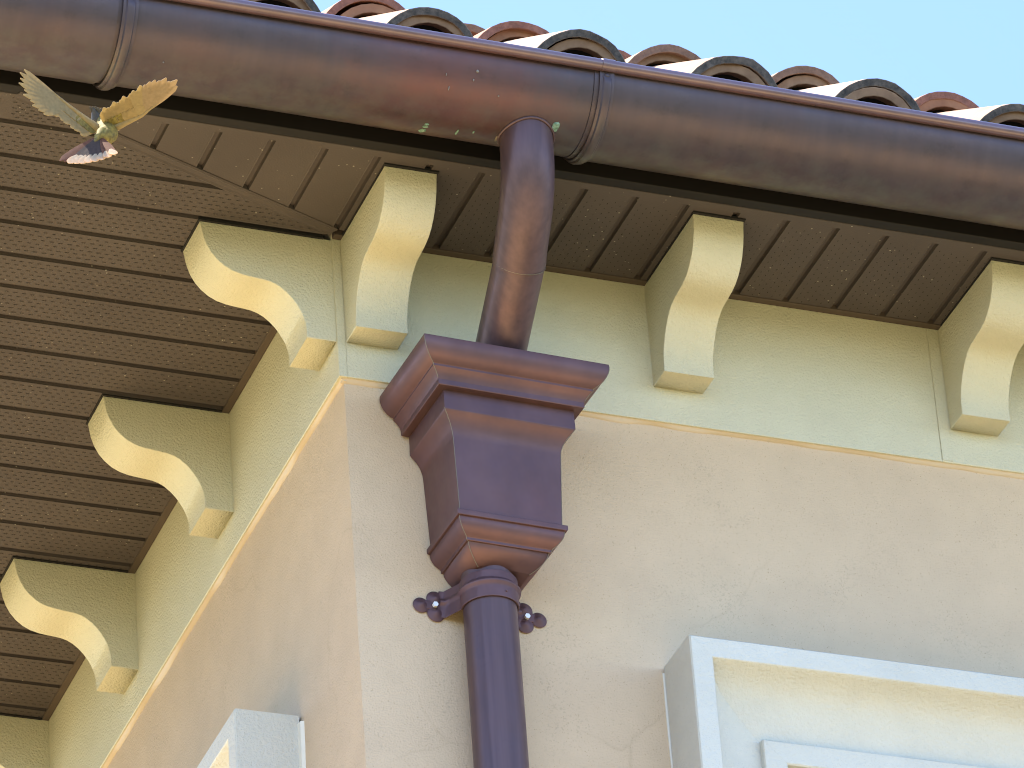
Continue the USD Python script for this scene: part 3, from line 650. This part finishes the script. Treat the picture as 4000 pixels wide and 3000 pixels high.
bodyL = [(-.3684, .1146), (-.3690, .1144), (-.4028, .1150), (-.4045, .1146), (-.4075, .1120), (-.4110, .1086), (-.4160, .1046), (-.4220, .1008), (-.4290, .0975), (-.4370, .0952), (-.4450, .0942), (-.5000, .0920), (-.5800, .0888)]
coll = [(-.5785, .0888), (-.5785, .0950), (-.5795, .0960), (-.5868, .0960), (-.5882, .0952), (-.5888, .0930), (-.5888, .0916), (-.5892, .0914), (-.5930, .0913), (-.5980, .0902), (-.6030, .0878), (-.6080, .0840), (-.6120, .0794), (-.6148, .0752), (-.6160, .0738),
        (-.6166, .0735), (-.6205, .0735), (-.6212, .0728), (-.6212, .0700), (-.6216, .0698), (-.6270, .0686), (-.6330, .0655), (-.6390, .0610), (-.6450, .0545), (-.6495, .0475), (-.6510, .0445), (-.6510, .0300)]
obj('crown_molding', head_loft(crown), 'head_copper', lh, smooth=32)
obj('tapered_box', head_loft(bodyL), 'head_copper', lh, smooth=32)
obj('collar', head_loft(coll, False, True), 'head_copper', lh, smooth=32)
def corner_solder(levels, sgn, r=.0011):
    pts = []
    for z, hw in levels:
        q = head_ring(z, hw)[1 if sgn < 0 else 2]; pts.append(q)
    P = np.array(pts); keep = [0]
    for k in range(1, len(P)):
        if np.linalg.norm(P[k] - P[keep[-1]]) > .003: keep.append(k)
    return yawed(tube(P[keep], r, 8))
for lv in (crown[5:22], bodyL[2:], coll[6:26]):
    for s in (-1, 1): obj('solder_seam', corner_solder(lv, s, .0006), 'solder', lh, smooth=True)

# offset pipe from the gutter outlet into the head
PR = .0437
def spline(P, n):
    P = np.array(P, float); d = np.r_[0, np.cumsum(np.linalg.norm(np.diff(P, axis=0), axis=1))]
    from scipy.interpolate import CubicSpline
    cs = CubicSpline(d, P); return cs(np.linspace(0, d[-1], n))
elbow = spline([(.2015, -.384, .005), (.2015, -.384, -.045), (.2040, -.372, -.092), (.2105, -.336, -.134), (.2185, -.288, -.166), (.2240, -.262, -.181)], 34)
up = thing('outlet_pipe', 'curved brown copper pipe leading from the gutter down into the rainwater head', 'pipe', (.2355, -.10, -.33))
obj('elbow', tube(elbow, PR, 40), 'pipe_copper', up, smooth=40)
d = np.array([.2360, -.125, -.262]) - np.array(elbow[-1]); e0 = np.array(elbow[-1])
obj('straight_pipe', tube([e0 - d * .02, e0 + d * .5, e0 + d * 1.45], PR - .0011, 40), 'pipe_copper', up, smooth=40)
a = np.linspace(0, 2 * np.pi, 41)
dn = d / np.linalg.norm(d); u_ = np.cross(dn, [1, 0, 0]); u_ /= np.linalg.norm(u_); w_ = np.cross(dn, u_)
obj('soldered_joint', tube([e0 + dn * .0005 + (PR - .0004) * (math.cos(q) * u_ + math.sin(q) * w_) for q in a], .0007, 6), 'solder', up, smooth=True)
# flange where the elbow meets the trough
fl = []
for q in np.linspace(0, 2 * np.pi, 64):
    px, py = .2015 + (PR + .0015) * math.cos(q), -.384 + (PR + .0015) * math.sin(q)
    s = (py - GYC) / GR
    fl.append((px, py, GZC - math.sqrt(max(GR ** 2 - (py - GYC) ** 2, 1e-6)) - .0012))
obj('outlet_flange', tube(fl, .0026, 8), 'pipe_copper', up, smooth=True)

PX, PY = 0.2213, -0.0350
dp = thing('downpipe', 'straight brown copper downpipe running down the front wall under the rainwater head', 'downpipe', (PX, PY, -Z0))
obj('pipe', tube([(PX, PY, -.635), (PX, PY, -2.0), (PX, PY, -4.0), (PX, PY, -Z0 + .05)], PR, 48), 'pipe_copper', dp, smooth=40)
# clamp: a beaded strap round the pipe with trefoil ears bolted to the wall
cl = thing('pipe_clamp', 'ornamental brown pipe clamp with trefoil ears bolted either side of the downpipe', 'pipe clamp', (PX, T, -.6826))
CZ = -.6826
def strap_path(off):
    R_ = PR + .001 + off
    P = []
    P += [(-.0700, T - .0022 - off - PY), (-.0620, T - .0026 - off - PY), (-.0560, .0310 - off * .6)]
    for t in np.radians(np.linspace(168, 372, 36)): P.append((R_ * math.cos(t), R_ * math.sin(t)))
    P += [(.0560, .0310 - off * .6), (.0620, T - .0026 - off - PY), (.0700, T - .0022 - off - PY)]
    return [(PX + p[0], PY + p[1]) for p in P]
zs = [(-.0225, 0.0), (-.0225, .0022), (-.0205, .0030), (-.0035, .0030), (.0005, .0036), (.0030, .0066), (.0055, .0072), (.0080, .0066), (.0105, .0036), (.0140, .0028), (.0255, .0026), (.0265, .0018), (.0265, 0.0)]
n_p = len(strap_path(0)); rings = []
paths = {o: strap_path(o) for _, o in zs}
for k in range(n_p):
    # the strap narrows towards the ears
    tt = min(k, n_p - 1 - k); nar = 1.0
    rings.append([(*paths[o][k], CZ + z * nar) for z, o in zs])
obj('strap', fixed(loft(rings, True, True, True)), 'clamp_copper', cl, smooth=55)
def dome(x, z, r, h=.0055):
    s = trimesh.creation.icosphere(3, 1.0); v = s.vertices.copy()
    rad = np.hypot(v[:, 0], v[:, 2]); v[:, 1] = np.where(v[:, 1] < 0, v[:, 1] * (.55 + .75 * np.exp(-(rad / .5) ** 2)), v[:, 1] * .2)
    s.vertices = v * [r, h, r] + [x, T - .0022, z]; return s
for sgn in (-1, 1):
    ear = cat([dome(PX + sgn * .0765, CZ + .0120 - .001, .0150), dome(PX + sgn * .0765, CZ - .0145 - .001, .0150), dome(PX + sgn * .1010, CZ - .0028, .0140), box(min(PX + sgn * .060, PX + sgn * .094), max(PX + sgn * .060, PX + sgn * .094), T - .0050, T, CZ - .0090, CZ + .0070, .001)])
    e = obj('ear', ear, 'clamp_copper', cl, smooth=50)
    bo = trimesh.creation.cylinder(.0048, .0052, sections=6); bo.apply_transform(trimesh.transformations.rotation_matrix(math.pi / 2, (1, 0, 0))); bo.apply_translation((PX + sgn * .0790, T - .0088, CZ - .0022))
    obj('bolt', bo, 'bolt_zinc', e)
rv = trimesh.creation.icosphere(2, .0016); rv.apply_translation((PX + .012, PY - PR - .0032, CZ - .012)); obj('rivet', rv, 'head_copper', cl, smooth=True)

# ------------------------------------------------------------------ the bird, wings raised, flying up towards the eave
BO = np.array([-0.6290, -0.7200, -0.3860])
UPV, RT, AW = -DOWN, RIGHT, FWD
def bp(r, u, a): return BO + RT * r + UPV * u + AW * a
bird = thing('bird', 'small olive-yellow bird flying up under the eave with raised wings and fanned tail', 'bird', tuple(BO))
def hulls(chain):
    parts = []
    for (p, r), (q, s) in zip(chain[:-1], chain[1:]):
        a_ = m3.Manifold.sphere(r, 24).translate(list(map(float, p))); b_ = m3.Manifold.sphere(s, 24).translate(list(map(float, q)))
        parts.append(m3.Manifold.batch_hull([a_, b_]))
    o = parts[0]
    for p in parts[1:]: o = o + p
    return o
bodyc = [(bp(.001, -.010, -.018), .006), (bp(.010, -.010, -.006), .0125), (bp(.013, -.004, .012), .0155), (bp(.010, .006, .034), .0150), (bp(.004, .014, .052), .0105), (bp(-.004, .021, .066), .0110)]
bm = hulls(bodyc) + hulls([(bp(-.004, .021, .066), .008), (bp(-.010, .026, .080), .0035), (bp(-.014, .029, .092), .0010)])
mm = bm.refine_to_length(.004).to_mesh(); tm = trimesh.Trimesh(mm.vert_properties[:, :3], mm.tri_verts); trimesh.smoothing.filter_taubin(tm, iterations=12)
nv = meshkit.fbm(tm.vertices * 160, 3, 4)[:, None] - .5; tm.vertices = tm.vertices + tm.vertex_normals * nv * .0022
obj('body', tm, 'olive_down', bird, smooth=True)
def feather_mesh(root, tip, side, w, bend=0.0, n=9, nrm=None, seed=0):
    """A vane: pointed oval from root to tip, width w towards 'side', slightly cupped, with thickness."""
    root, tip, side = map(np.asarray, (root, tip, side)); ax = tip - root; L = np.linalg.norm(ax); ax = ax / L
    side = side - ax * (side @ ax); side /= np.linalg.norm(side); nr = np.cross(ax, side)
    top, bot = [], []
    for k in range(n):
        t = k / (n - 1); ww = w * (0.30 + 0.70 * min(1, t * 2.2)) * math.sqrt(max(1 - max(0, (t - .72) / .285) ** 2, .004))
        c = root + ax * L * t + side * bend * math.sin(t * 2.2) * L
        top.append([c - side * ww * .5 + nr * .0006, c + nr * (.0006 + ww * .03), c + side * ww * .5 + nr * .0006]); bot.append([c + side * ww * .5 - nr * .0001, c + nr * (ww * .03 - .0003), c - side * ww * .5 - nr * .0001])
    rings = [a_ + b_ for a_, b_ in zip(top, bot)]
    return fixed(loft(rings, True, True, True))
def wing(sh, wrist, tip, chord, mats, nprim, nsec, wprim, wsec, name_label=None):
    """shoulder > wrist > tip, chord = direction in which secondaries trail."""
    sh, wrist, tip, chord = map(np.asarray, (sh, wrist, tip, chord))
    arm = hulls([(sh, .0070), ((sh * .5 + wrist * .5), .0044), (wrist, .0028)]) + hulls([(wrist, .0028), (wrist * .55 + tip * .45, .0012)])
    am = arm.refine_to_length(.004).to_mesh(); a3 = trimesh.Trimesh(am.vert_properties[:, :3], am.tri_verts); trimesh.smoothing.filter_taubin(a3, iterations=6)
    wg = obj('wing', a3, mats[0], bird, smooth=True, label=name_label)
    tip_dir = (tip - wrist); tl = np.linalg.norm(tip_dir); tip_dir /= tl; cd = chord / np.linalg.norm(chord)
    for k in range(nprim):
        t = k / (nprim - 1)
        dirv = tip_dir * math.cos(t * 1.30) + cd * math.sin(t * 1.30); L = tl * (1.0 - .34 * t) * (1 - .10 * (k == 0)) * (1 + .05 * math.sin(k * 2.7 + tl * 90))
        root = wrist + tip_dir * .018 * (1 - t)
        obj('feather', feather_mesh(root, root + dirv * L, cd, wprim, .05), mats[1] if t < .75 else mats[0], wg, smooth=25)
    for k in range(nsec):
        t = k / (nsec - 1); root = wrist * (1 - t) + sh * t
        dirv = cd * .93 + tip_dir * (.36 - .25 * t); L = np.linalg.norm(chord) * (1.0 - .12 * t) * (1 + .07 * math.sin(k * 4.1 + tl * 70))
        obj('feather', feather_mesh(root, root + dirv * L, tip_dir, wsec, .03), mats[0], wg, smooth=25)
    # coverts
    for k in range(8):
        t = k / 7; root = wrist * (1 - t) + sh * t - cd * .002 - AW * .0012
        obj('covert', feather_mesh(root, root + (cd * .9 + tip_dir * .3) * np.linalg.norm(chord) * .48, tip_dir, wsec * 1.15), 'olive_down' if t > .5 else mats[0], wg, smooth=25)
cr = obj('crest', (lambda q: trimesh.Trimesh(q.vert_properties[:, :3], q.tri_verts))(hulls([(bp(-.006, .020, .058), .0095), (bp(-.009, .028, .056), .0060), (bp(-.011, .034, .052), .0022)]).refine_to_length(.003).to_mesh()), 'head_grey', bird, smooth=True)
for k in range(6):
    q0 = bp(-.009 + .0012 * k, .026 - .001 * abs(k - 2), .054)
    obj('feather', feather_mesh(q0, q0 + RT * (-.008 + .003 * k) + UPV * (.014 - .0008 * k) - AW * .004, RT, .0042), 'head_grey', cr, smooth=25)
wing(bp(-.004, .004, .022), bp(-.044, .036, .008), bp(-.100, .084, -.010), bp(-.022, -.016, -.028) - BO, ('wing_feather', 'wing_feather'), 10, 11, .0100, .0120, 'left raised wing of golden buff feathers')
wing(bp(.016, .002, .022), bp(.064, .022, .002), bp(.112, .058, -.016), bp(-.020, .030, -.024) - BO, ('wing_feather', 'wing_tip_feather'), 11, 12, .0118, .0125, 'right raised wing with pinkish buff tips')
root = bp(.001, -.012, -.020)
tips = [(-.053, -.048, 'tail_rufous'), (-.046, -.0495, 'tail_rufous'), (-.038, -.0500, 'tail_dark'), (-.029, -.0505, 'tail_dark'), (-.020, -.0505, 'tail_dark'), (-.011, -.0495, 'tail_dark'), (-.001, -.0480, 'tail_dark'), (.009, -.0455, 'tail_dark'), (.019, -.0420, 'tail_rufous'), (.028, -.0380, 'tail_rufous')]
tl = None
tb = hulls([(bp(.006, -.004, -.006), .0090), (bp(.003, -.009, -.018), .0060), (root + (bp(-.006, -.022, -.030) - root) * .5, .0035)]).refine_to_length(.003).to_mesh()
tl = obj('tail', trimesh.Trimesh(tb.vert_properties[:, :3], tb.tri_verts), 'olive_down', bird, smooth=True)
for k, (r_, u_2, mt) in enumerate(tips):
    tp = bp(r_, u_2, -.062 - .001 * k)
    rt0 = root + (tp - root) * .04 + RT * (k - 4.5) * .0011
    obj('feather', feather_mesh(rt0, tp, RT, .0125), mt, tl, smooth=25)
    if k >= 2:
        p0 = rt0 + (tp - rt0) * .70
        obj('sunlit_tip', feather_mesh(p0 - AW * .0012, tp + (tp - rt0) * .05 - AW * .0012, RT, .0130), 'sunlit_tail_tip', tl, smooth=25)  # pale overlay paints the sunlit end of each tail feather
